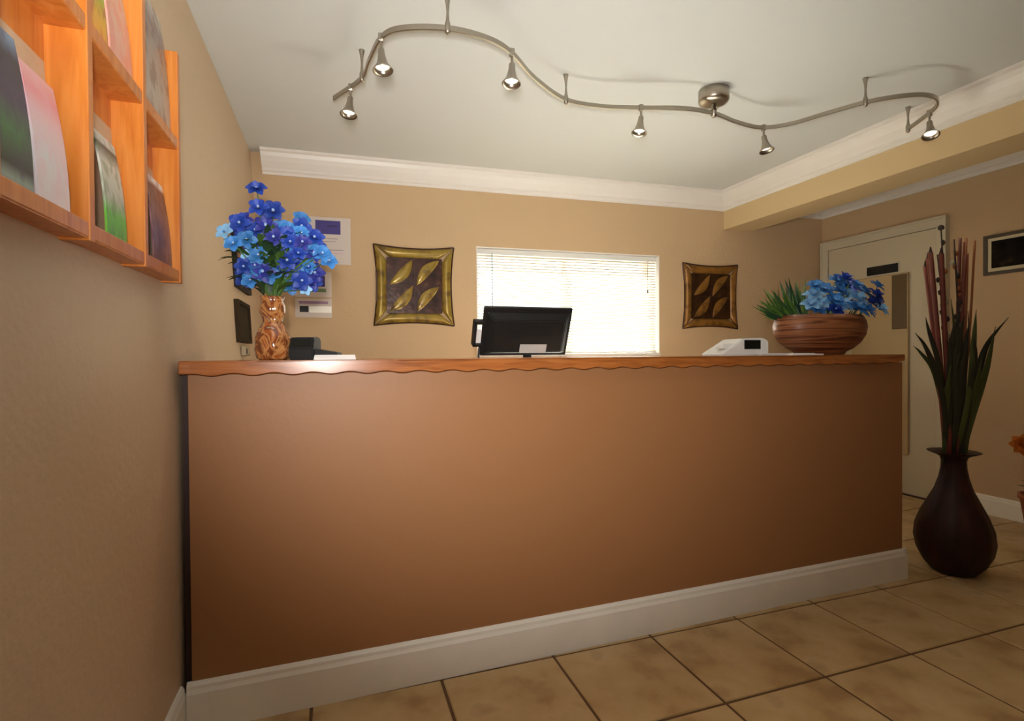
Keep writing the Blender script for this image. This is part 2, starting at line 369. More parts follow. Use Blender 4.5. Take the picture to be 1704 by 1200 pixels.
# ------------------------------------------------------------ art squares on back wall
def art(xc, label, gold, dark, zc, wid, hgt, mid):
    G = ramp_mat('foil_gold', [(.25, dark), (.5, gold), (.8, tuple(min(255, int(c*1.15)) for c in gold))], scale=(3, 3, 3), nscale=5, detail=5, rough=.3, metal=.35, bump=.4, spec=.6)
    D = ramp_mat('foil_bronze', [(.3, tuple(c//2 for c in dark)), (.6, dark), (.85, mid)], scale=(3, 3, 3), nscale=6, detail=6, rough=.3, metal=.35, bump=.5)
    t = thing('wall_art', label, 'wall art', K(ku(xc), 0, zc), KA, 'square metallic wall art beside the window')
    hx, hz = wid/2, hgt/2; b = .22
    def edge(s, side, dep): # s in -1..1 along side ; pinched sides
        pin = 1-.075*(1-s*s)
        return (s*hx, side*hz*pin) if dep == 'h' else (side*hx*pin, s*hz)
    n = 12
    for dep, sd in (('h', 1), ('h', -1), ('v', 1), ('v', -1)):
        bm = bmesh.new(); rows = []
        for i in range(n+1):
            s = -1+2*i/n; o_ = edge(s, sd, dep)
            inn = (o_[0]*(1-b*1.8) if dep == 'h' else sd*hx*(1-b*1.45), o_[1]*(1-b*1.8) if dep == 'v' else sd*hz*(1-b*1.45))
            row = []
            for k in range(6):
                q = k/5; d_ = -.006-.022*math.sin(PI*min(1, q*.85+.1)); 
                if k == 0: d_ = -.004
                row.append(bm.verts.new((o_[0]*(1-q)+inn[0]*q, d_, o_[1]*(1-q)+inn[1]*q)))
            row.append(bm.verts.new((inn[0], -.002, inn[1]))); row.append(bm.verts.new((o_[0], -.001, o_[1])))
            rows.append(row)
        for a, c in zip(rows, rows[1:]):
            for k in range(8): bm.faces.new((a[k], a[(k+1) % 8], c[(k+1) % 8], c[k]))
        bm.faces.new(rows[0]); bm.faces.new(rows[-1][::-1]); bmesh.ops.recalc_face_normals(bm, faces=bm.faces)
        obj('border_panel', bm, G, t, smooth=True)
    ix, iz = hx*(1-b*1.4), hz*(1-b*1.4)
    obj('centre_panel', bx(-ix, ix, -.013, -.002, -iz, iz), D, t)
    # dark bead round the outside
    bm = bmesh.new(); pts = []
    for dep, sd, rng in (('h', -1, range(-n, n+1, 2)), ('v', 1, range(-n, n+1, 2)), ('h', 1, range(n, -n-1, -2)), ('v', -1, range(n, -n-1, -2))):
        for i in rng: e = edge(i/n, sd, dep); pts.append((e[0], -.005, e[1]))
    tube(bm, pts, .006, 6); obj('outer_rim', bm, mat('rim_dark', (66, 40, 30), .4, metal=.4), t)
    # four raised leaves in a two by two grid, cross seam
    for sx, sz in ((-1, 1), (1, 1), (-1, -1), (1, -1)):
        bm = bmesh.new(); m = 9; cxx, czz = sx*ix*.48, sz*iz*.48; rows = []
        for i in range(m):
            u = i/(m-1); a = PI/4; L_ = ix*1.0; wd = ix*.18*math.sin(PI*u)**.8+.0008; cv = .02*math.sin(PI*u)*sx
            px, pz = (u-.5)*L_*math.cos(a)*1.15-cv*.7, (u-.5)*L_*math.sin(a)*1.3+cv*.7
            nx, nz = -math.sin(a), math.cos(a)
            rows.append([bm.verts.new((cxx+px+nx*wd, -.013, czz+pz+nz*wd)), bm.verts.new((cxx+px, -.024, czz+pz)), bm.verts.new((cxx+px-nx*wd, -.013, czz+pz-nz*wd))])
        for a_, c in zip(rows, rows[1:]):
            for k in range(2): bm.faces.new((a_[k], a_[k+1], c[k+1], c[k]))
        bmesh.ops.recalc_face_normals(bm, faces=bm.faces)
        obj('leaf_relief', bm, G, t, smooth=True)
    bm = bmesh.new(); box(bm, -.003, .003, -.017, -.012, -iz, iz); box(bm, -ix, ix, -.017, -.012, -.003, .003)
    obj('seam', bm, MC['rim_dark'], t)
art(.542, 'gold and plum square metallic wall art left of the window', (152, 126, 52), (72, 44, 34), 1.622, .573, .575, (112, 78, 48))
art(3.04, 'darker bronze square metallic wall art right of the window', (138, 96, 40), (66, 40, 20), 1.606, .548, .553, (104, 66, 30))

# ------------------------------------------------------------ posters on back wall
VIO = mat('poster_violet', (58, 46, 122), .5); PKT = mat('poster_pink', (206, 176, 190), .6); INKD = mat('poster_ink', (130, 116, 130), .6); SHEET = mat('poster_sheet', (204, 192, 182), .5)
def sheet(name, label, x0, x1, z0, z1, marks):
    t = thing(name, label, 'poster', K(ku(x0), 0, z0), KA); W, Hh = x1-x0, z1-z0
    obj('sheet', bx(0, W, -.004, 0, 0, Hh), SHEET, t)
    for nm, m, a, b, c, d_ in marks:
        obj(nm, bx(a*W, b*W, -.0052, -.0038, c*Hh, d_*Hh), m, t)
    return t
sheet('notice_sheet', 'large white notice with violet header box behind the tall blue flowers', -.20, .104, 1.755, 2.078,
      [('violet_box', VIO, .24, .78, .64, .93), ('print_line', SHEET, .50, .70, .80, .825), ('print_line', INKD, .3, .72, .54, .55), ('print_line', INKD, .3, .68, .48, .49), ('print_line', INKD, .4, .84, .30, .312), ('pink_line', PKT, .5, .86, .22, .25), ('print_line', INKD, .3, .7, .10, .11), ('print_line', INKD, .4, .76, .05, .06)])
sheet('price_card', 'small leaflet panel with dark blue header just right of the vase neck', -.262, -.026, 1.525, 1.70,
      [('dark_header', VIO, .1, .82, .42, .84), ('green_line', mat('poster_green', (110, 130, 90), .6), .4, .85, .2, .34)])
sheet('opening_notice', 'pale notice with black and white strip below the small leaflet panel', -.262, -.026, 1.385, 1.515,
      [('pink_line', mat('poster_mauve', (150, 120, 150), .6), .1, .9, .72, .86), ('black_block', BLACKP, .12, .36, .28, .60), ('white_block', mat('poster_white', (250, 248, 240), .5), .38, .99, .26, .60)])

# ------------------------------------------------------------ frames on left wall
def left_frame(name, label, y0, y1, z0, z1, frame, mt, pic, fw, group='framed pictures on the left wall', brown=None):
    zc = (z0+z1)/2; t = thing(name, label, 'picture', (wall_x(z0)-.0, y0, z0)); lean = math.atan2(wall_x(z1)-wall_x(z0), z1-z0)
    t.rotation_euler = (0, lean, 0); W, Hh = y1-y0, z1-z0
    bm = bmesh.new()
    for a in ((0, fw, 0, Hh), (W-fw, W, 0, Hh), (fw, W-fw, 0, fw), (fw, W-fw, Hh-fw, Hh)): box(bm, 0, .022, *a)
    bmesh.ops.recalc_face_normals(bm, faces=bm.faces)
    obj('frame', bm, frame, t); obj('mat_board', bx(.001, .010, fw, W-fw, fw, Hh-fw), mt, t)
    m_ = fw+.045 if mt is not pic else fw
    obj('print', bx(.009, .012, m_, W-m_, m_, Hh-m_), pic, t)
    return t
left_frame('framed_certificate', 'black framed pale certificate on left wall behind tall blue flowers', 2.88, 3.30, 1.465, 1.75, BLACKP, mat('cert_mat', (190, 166, 140), .4), mat('cert_print', (150, 104, 66), .4), .03)
left_frame('framed_picture', 'dark brown framed picture low on left wall beside amber vase', 2.84, 3.20, 1.19, 1.40, mat('frame_brown', (60, 48, 34), .8, spec=.1), mat('pic_dark', (62, 54, 40), .8, spec=.1), MC['pic_dark'] if 'pic_dark' in MC else TRIM, .02)
o = thing('wall_phone_jack', 'small pale box on left wall below the dark framed picture', 'box', (wall_x(1.12), 2.95, 1.125))
obj('cover', bx(0, .02, 0, .16, 0, .05, bevel=.004), mat('jack_cream', (176, 160, 130), .4), o)
obj('slot', bx(.019, .022, .03, .06, .01, .035), DARKGAP, o)

# framed print on the right wall
t = thing('framed_print', 'dark framed print with cream mat on the right wall beside tall reeds', 'picture', (XR, 1.98, 1.636))
bm = bmesh.new()
for a in ((0, .022, 0, .27), (.398, .42, 0, .27), (.022, .398, 0, .022), (.022, .398, .248, .27)): box(bm, -.022, 0, *a)
obj('frame', bm, mat('frame_dark', (62, 44, 22), .4), t)
obj('mat_board', bx(-.014, -.001, .022, .398, .022, .248), mat('mat_cream', (206, 194, 158), .5), t)
obj('print', bx(-.016, -.013, .045, .375, .045, .228), ramp_mat('night_print', [(.3, (14, 13, 10)), (.6, (34, 28, 24)), (.8, (66, 56, 40))], scale=(1, 4, 6), nscale=3, rough=.85, spec=.1), t)

# ------------------------------------------------------------ track light
TZ = 2.365
RP = [(0.0, 2.69), (.116, 2.47), (.143, 2.30), (.176, 2.13), (.245, 2.04), (.415, 1.985), (.58, 2.0), (.70, 2.065), (.86, 2.22), (1.075, 2.36), (1.28, 2.37), (1.476, 2.325), (1.68, 2.265), (1.87, 2.262), (2.06, 2.31), (2.24, 2.325), (2.36, 2.235), (2.44, 2.07), (2.53, 1.915), (2.66, 1.81), (2.78, 1.79), (2.885, 1.84), (2.96, 1.94), (3.045, 2.10)]
tr = thing('track_light', 'brushed nickel S-curved rail light with six small spotlights on the ceiling', 'light', (1.87, 2.262, H))
off = Vector((1.87, 2.262, H))
path = [p for p in catmull([(x, y, TZ) for x, y in RP], 8)]
bm = bmesh.new(); rings = []
for i, p in enumerate(path):
    tt = (path[min(i+1, len(path)-1)]-path[max(i-1, 0)]).normalized(); nn = Vector((-tt.y, tt.x, 0))
    rings.append([bm.verts.new(p+nn*a+Vector((0, 0, b))-off) for a, b in ((.004, .010), (.004, -.010), (-.004, -.010), (-.004, .010))])
for a, b in zip(rings, rings[1:]):
    for k in range(4): bm.faces.new((a[k], a[(k+1) % 4], b[(k+1) % 4], b[k]))
bm.faces.new(rings[0]); bm.faces.new(rings[-1][::-1]); bmesh.ops.recalc_face_normals(bm, faces=bm.faces)
obj('rail', bm, STEEL, tr)
# canopy and its stem
bm = lathe([(.070, 0), (.076, -.004), (.076, -.055), (.070, -.066), (.05, -.072), (.012, -.074)], 40)
obj('canopy', bm, STEEL, tr, smooth=True)
obj('canopy_stem', lathe([(.011, -.07), (.011, -.098), (.016, -.102), (.016, -.134), (.010, -.14)], 16), STEEL, tr, smooth=True)
STO = [(.122, 2.45), (.415, 1.985), (1.078, 2.362), (2.515, 1.935), (3.04, 2.09)]
for x, y in STO:
    bm = lathe([(.013, 0), (.012, -.006), (.007, -.03), (.0045, -.062), (.007, -.092), (.011, -.106), (.011, -.134), (.006, -.142)], 14)
    obj('standoff', bm, STEEL, tr, smooth=True, loc=(x-off.x, y-off.y, 0))
LENS = mat('lamp_lens', (255, 246, 228), .2, emis=1.3)
def head(x, y, tx=0, ty=0):
    q = thing('lamp_head', '', '', (x-off.x, y-off.y, TZ-H)); del q['label']; del q['category']; q.parent = tr
    bm = bx(-.010, .010, -.010, .010, -.016, .016, bevel=.003); tube(bm, [(0, 0, -.014), (0, 0, -.05)], .0055, 10); obj('clamp', bm, STEEL, q)
    bm = lathe([(.008, 0), (.013, -.006), (.014, -.028), (.017, -.045), (.023, -.066), (.033, -.084), (.040, -.092), (.038, -.094), (.029, -.080), (.020, -.062), (.012, -.04)], 28, cap=False)
    rot = (R(tx), R(ty), 0)
    obj('shade', bm, STEEL, q, smooth=True, loc=(0, 0, -.042), rot=rot)
    lens = obj('lens', lathe([(.0265, -.079), (.018, -.082), (.006, -.084)], 24, c=(0, 0, .004)), LENS, q, smooth=True, loc=(0, 0, -.042), rot=rot)
    l = light('bulb', 'SPOT', (0, 0, 0), (0, 0, -1), 3.5, (1, .88, .68), spot_size=R(92), spot_blend=.8, shadow_soft_size=.025)
    l.parent = q; l.location = Matrix.Rotation(R(ty), 4, 'Y') @ Matrix.Rotation(R(tx), 4, 'X') @ Vector((0, 0, -.10)) + Vector((0, 0, -.042)); l.rotation_euler = rot
for a in ((.075, 2.56, -8, 6), (.178, 2.125, -8, -4), (.70, 2.065, -6, 4), (1.476, 2.325, -4, 10), (2.255, 2.325, -10, -4), (2.95, 1.92, -14, 16)): head(*a)

# ------------------------------------------------------------ brochure rack on left wall
WXR = -.486
rk = thing('brochure_rack', 'orange pine wall rack with open brochure pockets on the left wall', 'rack', (WXR, 0, 1.335))
YD = [.28, .575, .865, 1.152, 1.442, 1.728]
RH = .65
for i, y in enumerate(YD):
    obj('divider', bx(-.005, .068, y-.011, y+.011, -.004, RH+(0 if i == 5 else .12), bevel=.002), RACKW, rk)
obj('back_panel', bx(-.006, .004, YD[0], YD[-1], 0, .62), RACKW, rk)
for a, b in zip(YD, YD[1:]):
    for z in (0, .372):
        obj('shelf', bx(0, .064, a+.011, b-.011, z, z+.012), RACKW, rk)
        obj('pocket_lip', bx(.054, .066, a+.011, b-.011, z+.002, z+.030, bevel=.002), RACKW, rk)
cards = [
 ('dark leaflet with green foot, near left edge in the lowest row of rack', .895, .103, .255, 0, print_mat('card_a', [(0, (40, 30, 34)), (.12, (150, 170, 160)), (.2, (24, 44, 36)), (.4, (70, 120, 70)), (.6, (80, 70, 92)), (.85, (40, 60, 70)), (1, (120, 160, 190))], (60, 52, 80))),
 ('white and pink leaflet beside the dark leaflet in the lowest row of rack', 1.008, .105, .235, 0, print_mat('card_b', [(0, (240, 224, 226)), (.4, (222, 226, 228)), (.7, (236, 200, 206)), (.85, (238, 160, 170)), (1, (240, 190, 190))], (236, 190, 206), 4, .4)),
 ('white and green leaflet in the middle column, lowest row of rack', 1.270, .105, .235, 0, print_mat('card_c', [(0, (120, 180, 60)), (.3, (110, 190, 70)), (.45, (190, 196, 180)), (.75, (214, 214, 200)), (.9, (70, 80, 80)), (.93, (210, 214, 206)), (1, (226, 226, 220))], (90, 120, 60), 6, .5)),
 ('tan and pink leaflet behind the green one in the lowest row of rack', 1.325, .105, .215, 0, print_mat('card_d', [(0, (190, 150, 100)), (.4, (200, 130, 100)), (.7, (226, 150, 90)), (1, (236, 160, 90))], (226, 190, 110), 5, .5)),
 ('purple brown leaflet with white top edge in the right column of rack', 1.560, .15, .25, 0, print_mat('card_e', [(0, (120, 70, 56)), (.3, (90, 60, 80)), (.6, (120, 84, 84)), (.9, (110, 70, 60)), (.95, (235, 232, 224)), (1, (240, 238, 232))], (150, 110, 110), 5, .6)),
 ('yellow and green leaflet in the middle column, upper row of rack', 1.175, .11, .235, .372, print_mat('card_f', [(0, (236, 150, 30)), (.3, (226, 170, 40)), (.6, (140, 190, 30)), (1, (150, 200, 60))], (190, 60, 40), 6, .6)),
 ('pale pink leaflet in the middle column, upper row of rack', 1.300, .125, .235, .372, print_mat('card_g', [(0, (226, 160, 140)), (.4, (226, 180, 160)), (1, (222, 196, 180))], (230, 130, 110), 5, .5)),
 ('grey photo brochure sticking out above right column of rack', 1.490, .225, .34, .372, print_mat('card_h', [(0, (190, 176, 160)), (.4, (176, 164, 150)), (.8, (150, 130, 120)), (1, (200, 190, 176))], (120, 84, 70), 6, .6)),
 ('orange leaflet in first column, upper row of rack', .90, .10, .235, .372, print_mat('card_i', [(0, (220, 120, 60)), (1, (190, 120, 60))], (120, 150, 170), 5, .6)),
]
for lab, y0, wd, hh, z, m in cards:
    t = thing('brochure', lab, 'brochure', (WXR+(.030 if 'behind the green' in lab else .050), y0, 1.335+z+.0125), 0, 'brochures in the wall rack')
    bm = bmesh.new(); n = 8; rows = []
    for i in range(n+1):
        u = i/n; xx = (-.022*u+.006*math.sin(PI*u))*(1 if 'behind the green' not in lab else .4)
        rows.append([bm.verts.new((xx+a, b, hh*u)) for a, b in ((-.004, 0), (0, 0), (0, wd), (-.004, wd))])
    for a, b in zip(rows, rows[1:]):
        for k in range(4): bm.faces.new((a[k], a[(k+1) % 4], b[(k+1) % 4], b[k]))
    bm.faces.new(rows[0]); bm.faces.new(rows[-1][::-1]); bmesh.ops.recalc_face_normals(bm, faces=bm.faces)
    obj('cover', bm, m, t)
    obj('pages', bx(-.012, -.0045, .002, wd-.002, 0, .006), PAPER, t)

# ------------------------------------------------------------ flowers
def petal(bm, L_, W_, az, el, curl, mi=0, base=.004, n=4):
    """one cupped petal: n rows of three points"""
    rows = []; d = Vector((math.cos(az), math.sin(az), 0)); s = Vector((-math.sin(az), math.cos(az), 0))
    p = d*base; a = el
    for i in range(n+1):
        u = i/n; wd = W_*.5*math.sin(PI*min(.97, u*.85+.12))**.7
        up = Vector((-d.x*math.sin(a), -d.y*math.sin(a), math.cos(a)))
        rows.append([bm.verts.new(p-s*wd+up*wd*.35), bm.verts.new(p), bm.verts.new(p+s*wd+up*wd*.35)])
        p = p+(d*math.cos(a)+Vector((0, 0, math.sin(a))))*L_/n; a -= curl/n
    for x, y in zip(rows, rows[1:]):
        for k in range(2):
            f = bm.faces.new((x[k], x[k+1], y[k+1], y[k])); f.material_index = mi
def blossom(name, mats, L_=.036, W_=.03, layers=((5, .2, .6), (5, .9, .5))):
    bm = bmesh.new()
    for li, (n, el, curl) in enumerate(layers):
        for k in range(n): petal(bm, L_*(1-.2*li), W_*(1-.15*li), 2*PI*(k+.5*li)/n+random.uniform(-.1, .1), el+random.uniform(-.12, .12), curl, mi=0)
    r = bmesh.ops.create_icosphere(bm, subdivisions=1, radius=L_*.16, matrix=Matrix.Translation((0, 0, L_*.2)))
    for v in r['verts']:
        for f in v.link_faces: f.material_index = 1
    me = bpy.data.meshes.new(name); bm.to_mesh(me); bm.free()
    for m in mats: me.materials.append(m)
    for p in me.polygons: p.use_smooth = True
    return me
B1 = mat('petal_royal_blue', (32, 62, 152), .55, rand=.5, noise_s=30, noise_amt=.2); B2 = mat('petal_sky_blue', (58, 124, 190), .55, rand=.4, noise_s=30, noise_amt=.2); B3 = mat('petal_violet_blue', (46, 52, 142), .55, rand=.4)
B4 = mat('petal_pale_blue', (138, 190, 230), .55, rand=.3); CEN = mat('flower_centre', (160, 184, 222), .6)
LG = mat('leaf_green', (66, 98, 34), .55, rand=.6, noise_s=20, noise_amt=.2); LD = mat('leaf_dark_green', (36, 62, 36), .55, rand=.5)
FB = [blossom('blossom', (B1, CEN)), blossom('blossom', (B1, CEN), .034, .028, ((6, .35, .7), (5, 1.0, .4))), blossom('blossom', (B3, CEN), .038, .026), blossom('blossom', (B2, CEN), .034, .032), blossom('blossom', (B4, B2), .03, .026, ((5, .4, .6),))]
def leafmesh(name, m, L_, W_, curl=.8, n=6, a0=1.2):
    bm = bmesh.new(); rows = []; p = Vector((0, 0, 0)); a = a0
    for i in range(n+1):
        u = i/n; wd = W_*.5*math.sin(PI*min(.985, u*.9+.08))
        rows.append([bm.verts.new(p+Vector((0, -wd, wd*.3))), bm.verts.new(p), bm.verts.new(p+Vector((0, wd, wd*.3)))])
        p = p+Vector((math.cos(a), 0, math.sin(a)))*L_/n; a -= curl/n
    for x, y in zip(rows, rows[1:]):
        for k in range(2): bm.faces.new((x[k], x[k+1], y[k+1], y[k]))
    me = bpy.data.meshes.new(name); bm.to_mesh(me); bm.free(); me.materials.append(m)
    for q in me.polygons: q.use_smooth = True
    return me
def aim(v): return Vector(v).to_track_quat('Z', 'Y').to_euler()

# amber vase
AMB = ramp_mat('marbled_amber_glass', [(.22, (58, 28, 20)), (.4, (128, 68, 34)), (.5, (196, 140, 84)), (.56, (166, 92, 44)), (.66, (96, 52, 44)), (.75, (230, 200, 158))], scale=(9, 9, 7), nscale=1.7, detail=3, dist=2.2, rough=.12, coat=.6)
VX, VY, VZ = -.205, 1.965, 1.108
va = thing('amber_vase', 'marbled amber glass vase at the left end of the counter', 'vase', (VX, VY, VZ))
bm = bmesh.new(); n = 40; prof = [(.040, 0), (.050, .006), (.058, .035), (.056, .075), (.042, .108), (.030, .128), (.032, .146), (.040, .164), (.039, .184), (.033, .204), (.038, .216), (.033, .216), (.027, .205)]
rings = []
for r, z in prof:
    rings.append([bm.verts.new(((r+.0022*math.cos(10*(2*PI*i/n)+z*30))*math.cos(2*PI*i/n), (r+.0022*math.cos(10*(2*PI*i/n)+z*30))*math.sin(2*PI*i/n), z)) for i in range(n)])
for a, b in zip(rings, rings[1:]):
    for i in range(n): bm.faces.new((a[i], a[(i+1) % n], b[(i+1) % n], b[i]))
bm.faces.new(rings[0][::-1]); bm.faces.new(rings[-1]); bmesh.ops.recalc_face_normals(bm, faces=bm.faces)
obj('vase_body', bm, AMB, va, smooth=True)
bq = thing('flower_bouquet', 'tall bouquet of artificial blue flowers standing in the amber vase', 'flowers', (VX, VY, VZ+.23))
Z0 = VZ+.23
def pxw(px, py): return Vector((-.361+(px-365)*.00187-VX, 0, 1.112+(597-py)*.00202-Z0))
cent = []
for px, py, k in ((425, 314, 1), (428, 345, 0), (440, 358, 0), (452, 348, 1), (400, 362, 2), (385, 375, 4), (372, 388, 4), (378, 402, 4), (392, 412, 3), (402, 392, 0), (420, 378, 0), (445, 378, 1), (464, 372, 3), (432, 398, 0), (412, 404, 3), (455, 398, 2), (476, 385, 0), (498, 352, 3), (500, 372, 0), (514, 388, 0), (482, 404, 1), (502, 404, 2), (526, 402, 0), (520, 420, 2), (535, 418, 3), (546, 428, 3), (495, 422, 1), (472, 424, 2), (448, 420, 3), (430, 428, 3), (506, 438, 0), (488, 446, 0), (466, 446, 1), (444, 452, 3), (520, 446, 2), (500, 466, 0), (478, 470, 3), (424, 444, 3), (505, 478, 4), (408, 424, 4), (512, 458, 2)):
    v = pxw(px, py); v.y = random.uniform(-.07, .05); cent.append((v, k))
for i in range(44):
    v = pxw(random.uniform(395, 525), random.uniform(365, 470)); v.y = random.uniform(-.05, .12); cent.append((v, random.randrange(4)))
stm = bmesh.new()
for v, k in cent:
    dr = Vector((v.x*1.2, v.y*1.5-.55, v.z*.6+random.uniform(-.1, .2)))
    s = random.uniform(.75, 1.08)*(.85 if k == 4 else 1)
    share('blossom', FB[k], bq, v, (Vector(dr).to_track_quat('Z', 'Y').to_euler()), (s, s, s))
    obj('stem', tube(bmesh.new(), [(0, 0, -.05), (v.x*.3, v.y*.3, v.z*.4), v-dr.normalized()*.004], .0018, 5), LG, bq)
stm.free()
lm = [leafmesh('leaf', LG, .085, .03), leafmesh('leaf', LD, .10, .028, 1.1), leafmesh('leaf', LG, .06, .026)]
for i in range(140):
    u = random.random(); a = random.uniform(0, 2*PI); z = random.uniform(-.01, .15)
    r = .025+z*.5*random.uniform(.3, 1)
    share('leaf', random.choice(lm), bq, (r*math.cos(a)-.01+.02*z, r*math.sin(a)*.6, z), (random.uniform(-.3, .3), random.uniform(-.3, .8), a))

# bowl with blue flowers
BWM = ramp_mat('banded_wood_bowl', [(.2, (56, 26, 14)), (.42, (104, 54, 28)), (.52, (150, 96, 58)), (.6, (84, 40, 20)), (.75, (128, 70, 38))], scale=(.5, .5, 22), nscale=2.2, detail=5, dist=.9, rough=.42, coat=.1, spec=.35)
BX, BY = 2.29, 2.0
bw = thing('wooden_bowl', 'oval banded reddish brown bowl near the right end of the counter', 'bowl', (BX, BY, 1.108))
prof = [(.12, 0), (.135, .004), (.140, .014), (.180, .032), (.220, .062), (.248, .100), (.256, .14), (.248, .170), (.230, .194), (.218, .192), (.230, .165), (.234, .14), (.20, .08), (.10, .05)]
obj('bowl_body', lathe(prof, 56, 1, .62), BWM, bw, smooth=True)
obj('moss_fill', lathe([(.20, .13), (.21, .15), (.15, .163), (.02, .168)], 40, 1, .62), mat('moss', (44, 52, 22), .9, noise_s=40, noise_amt=.4, bump=.8, bump_s=60), bw)
fa = thing('flower_arrangement', 'low arrangement of blue blooms and spiky greens in the wooden bowl', 'flowers', (BX, BY, 1.283), R(-18.5))
BG = [blossom('blossom', (B2, CEN), .060, .042, ((6, .25, .5), (6, .9, .5))), blossom('blossom', (B2, B4), .055, .030, ((8, .3, .6), (7, .9, .4))), blossom('blossom', (B4, CEN), .055, .040, ((6, .4, .8), (5, 1.0, .3))), blossom('blossom', (B1, B4), .05, .038, ((6, .4, .7), (5, 1.0, .3)))]
mpx = lambda px, py: Vector(((px-1368)*.00272, 0, (528-py)*.00272+.0))
for px, py, k in ((1343, 487, 2), (1356, 500, 2), (1368, 475, 0), (1385, 462, 1), (1398, 478, 0), (1378, 498, 0), (1402, 502, 2), (1418, 470, 1), (1424, 492, 2), (1436, 480, 0), (1442, 500, 3), (1452, 486, 3), (1415, 510, 0), (1385, 512, 3), (1358, 512, 0), (1446, 512, 1), (1395, 458, 3), (1430, 512, 0), (1458, 498, 3), (1462, 512, 2), (1456, 470, 1), (1345, 470, 1), (1336, 504, 2)):
    v = mpx(px, py); v.y = random.uniform(-.08, -.01)
    dr = Vector((v.x*1.6, -.5+random.uniform(-.1, .3), .45)); s = random.uniform(.75, 1.0)
    share('blossom', BG[k], fa, v, dr.to_track_quat('Z', 'Y').to_euler(), (s, s, s))
for i in range(10):
    v = mpx(random.uniform(1330, 1450), random.uniform(465, 510)); v.y = random.uniform(.02, .08)
    share('blossom', random.choice(BG), fa, v, Vector((v.x*2, .1, .5)).to_track_quat('Z', 'Y').to_euler(), (.85, .85, .85))
SP = mat('spiky_green', (78, 112, 40), .55, rand=.7); SD = mat('spiky_dark', (34, 70, 44), .55, rand=.5)
bl1 = [leafmesh('grass_blade', SP, .21, .012, .3, 6, 1.65), leafmesh('grass_blade', SD, .19, .015, .4, 6, 1.65), leafmesh('grass_blade', SP, .17, .010, .2, 6, 1.6)]
# clumps of blades: root x, y, lean angle, spread, count, size
for cx_, cy_, la, sp_, cnt, sz in ((-.17, -.03, 2.5, .36, 60, 1.0), (-.12, .0, 2.0, .3, 40, 1.2), (-.08, .03, 1.75, .25, 30, 1.35), (.08, .06, 1.35, .5, 24, 1.1), (.17, .05, 1.1, .4, 10, .7)):
    for i in range(cnt):
        a = la+random.uniform(-sp_, sp_)
        q = share('grass_blade', random.choice(bl1), fa, (cx_+random.uniform(-.03, .04), cy_+random.uniform(-.04, .04), random.uniform(-.02, .01)))
        q.rotation_euler = Vector((math.cos(a), random.uniform(-.45, .3), math.sin(a))).to_track_quat('Z', 'Y').to_euler()
        s_ = random.uniform(.6, 1.0)*sz*.95; q.scale = (s_, s_, s_)

# ------------------------------------------------------------ things on and behind the counter
CT = 1.108
t = thing('card_terminal', 'black card machine with sloping arm beside the amber vase', 'device', (-.102, 1.975, CT), R(-14))
bm = bmesh.new(); prism(bm, [(-.05, 0), (.05, 0), (.05, .068), (.03, .08), (-.035, .076), (-.05, .04)], -.042, .04)
bmesh.ops.bevel(bm, geom=bm.edges[:], offset=.004, segments=2, affect='EDGES'); obj('body', bm, BLACKP, t)
bm = bmesh.new(); V = [(.035, .038), (.115, .024), (.118, .014), (.035, .002)]
prism(bm, V, -.03, .03, Matrix(((0, 1, 0, 0), (1, 0, 0, 0), (0, 0, 1, 0), (0, 0, 0, 1)))); obj('arm', bm, BLACKP, t)
obj('screen', bx(-.03, .028, -.053, -.049, .045, .068), BLACKG, t)
t = thing('paper_pad', 'white paper pad lying flat beside the black card machine', 'paper', (-.004, 1.90, CT), CA)
for k in range(4): obj('sheet', bx(-.068+.001*k, .066-.001*k, -.05, .06, .004*k, .004*k+.0036), PAPER, t)
# white desk terminal near the bowl
t = thing('desk_phone', 'white wedge-shaped desk telephone with black display left of the bowl', 'phone', (1.90, 2.10, CT), CA)
bm = bmesh.new(); prism(bm, [(-.19, 0), (.10, 0), (.10, .070), (.062, .086), (-.055, .080), (-.10, .055), (-.19, .008)], -.07, .07, Matrix(((0, 1, 0, 0), (1, 0, 0, 0), (0, 0, 1, 0), (0, 0, 0, 1))))
bmesh.ops.bevel(bm, geom=bm.edges[:], offset=.005, segments=2, affect='EDGES'); obj('body', bm, WHITEP, t)
obj('display', bx(-.052, .046, -.0735, -.069, .030, .074, bevel=.002), BLACKG, t)
obj('handset', bx(-.17, -.075, -.055, -.005, .032, .058, bevel=.01), WHITEP, t)
t = thing('paper_sheets', 'white papers on the counter between desk phone and bowl', 'paper', (2.04, 1.93, CT), CA)
obj('sheet', bx(-.10, .09, -.09, .10, 0, .006), PAPER, t); obj('sheet', bx(-.13, .06, -.07, .09, .0062, .009), PAPER, t)

# monitor on the lower desk
t = thing('monitor', 'black flat monitor seen from behind in front of the window', 'monitor', (.885, 2.42, .76), R(-1))
tilt = R(24)
W_, Hm = .218, .243
Mt = Matrix.Translation((-.025, -.03, .355)) @ Matrix.Rotation(tilt, 4, 'X')
def tl_(bm): bmesh.ops.transform(bm, matrix=Mt, verts=bm.verts); return bm
obj('bezel', tl_(bx(-W_, W_, 0, .022, 0, Hm, bevel=.005)), BLACKP, t)
bm = bmesh.new()
A = [bm.verts.new(p) for p in ((-W_+.012, 0, .012), (W_-.012, 0, .012), (W_-.012, 0, Hm-.022), (-W_+.012, 0, Hm-.022))]
Bv = [bm.verts.new(p) for p in ((-W_+.045, -.026, .030), (W_-.04, -.026, .030), (W_-.04, -.026, Hm-.055), (-W_+.045, -.026, Hm-.055))]
for i in range(4): bm.faces.new((A[i], A[(i+1) % 4], Bv[(i+1) % 4], Bv[i]))
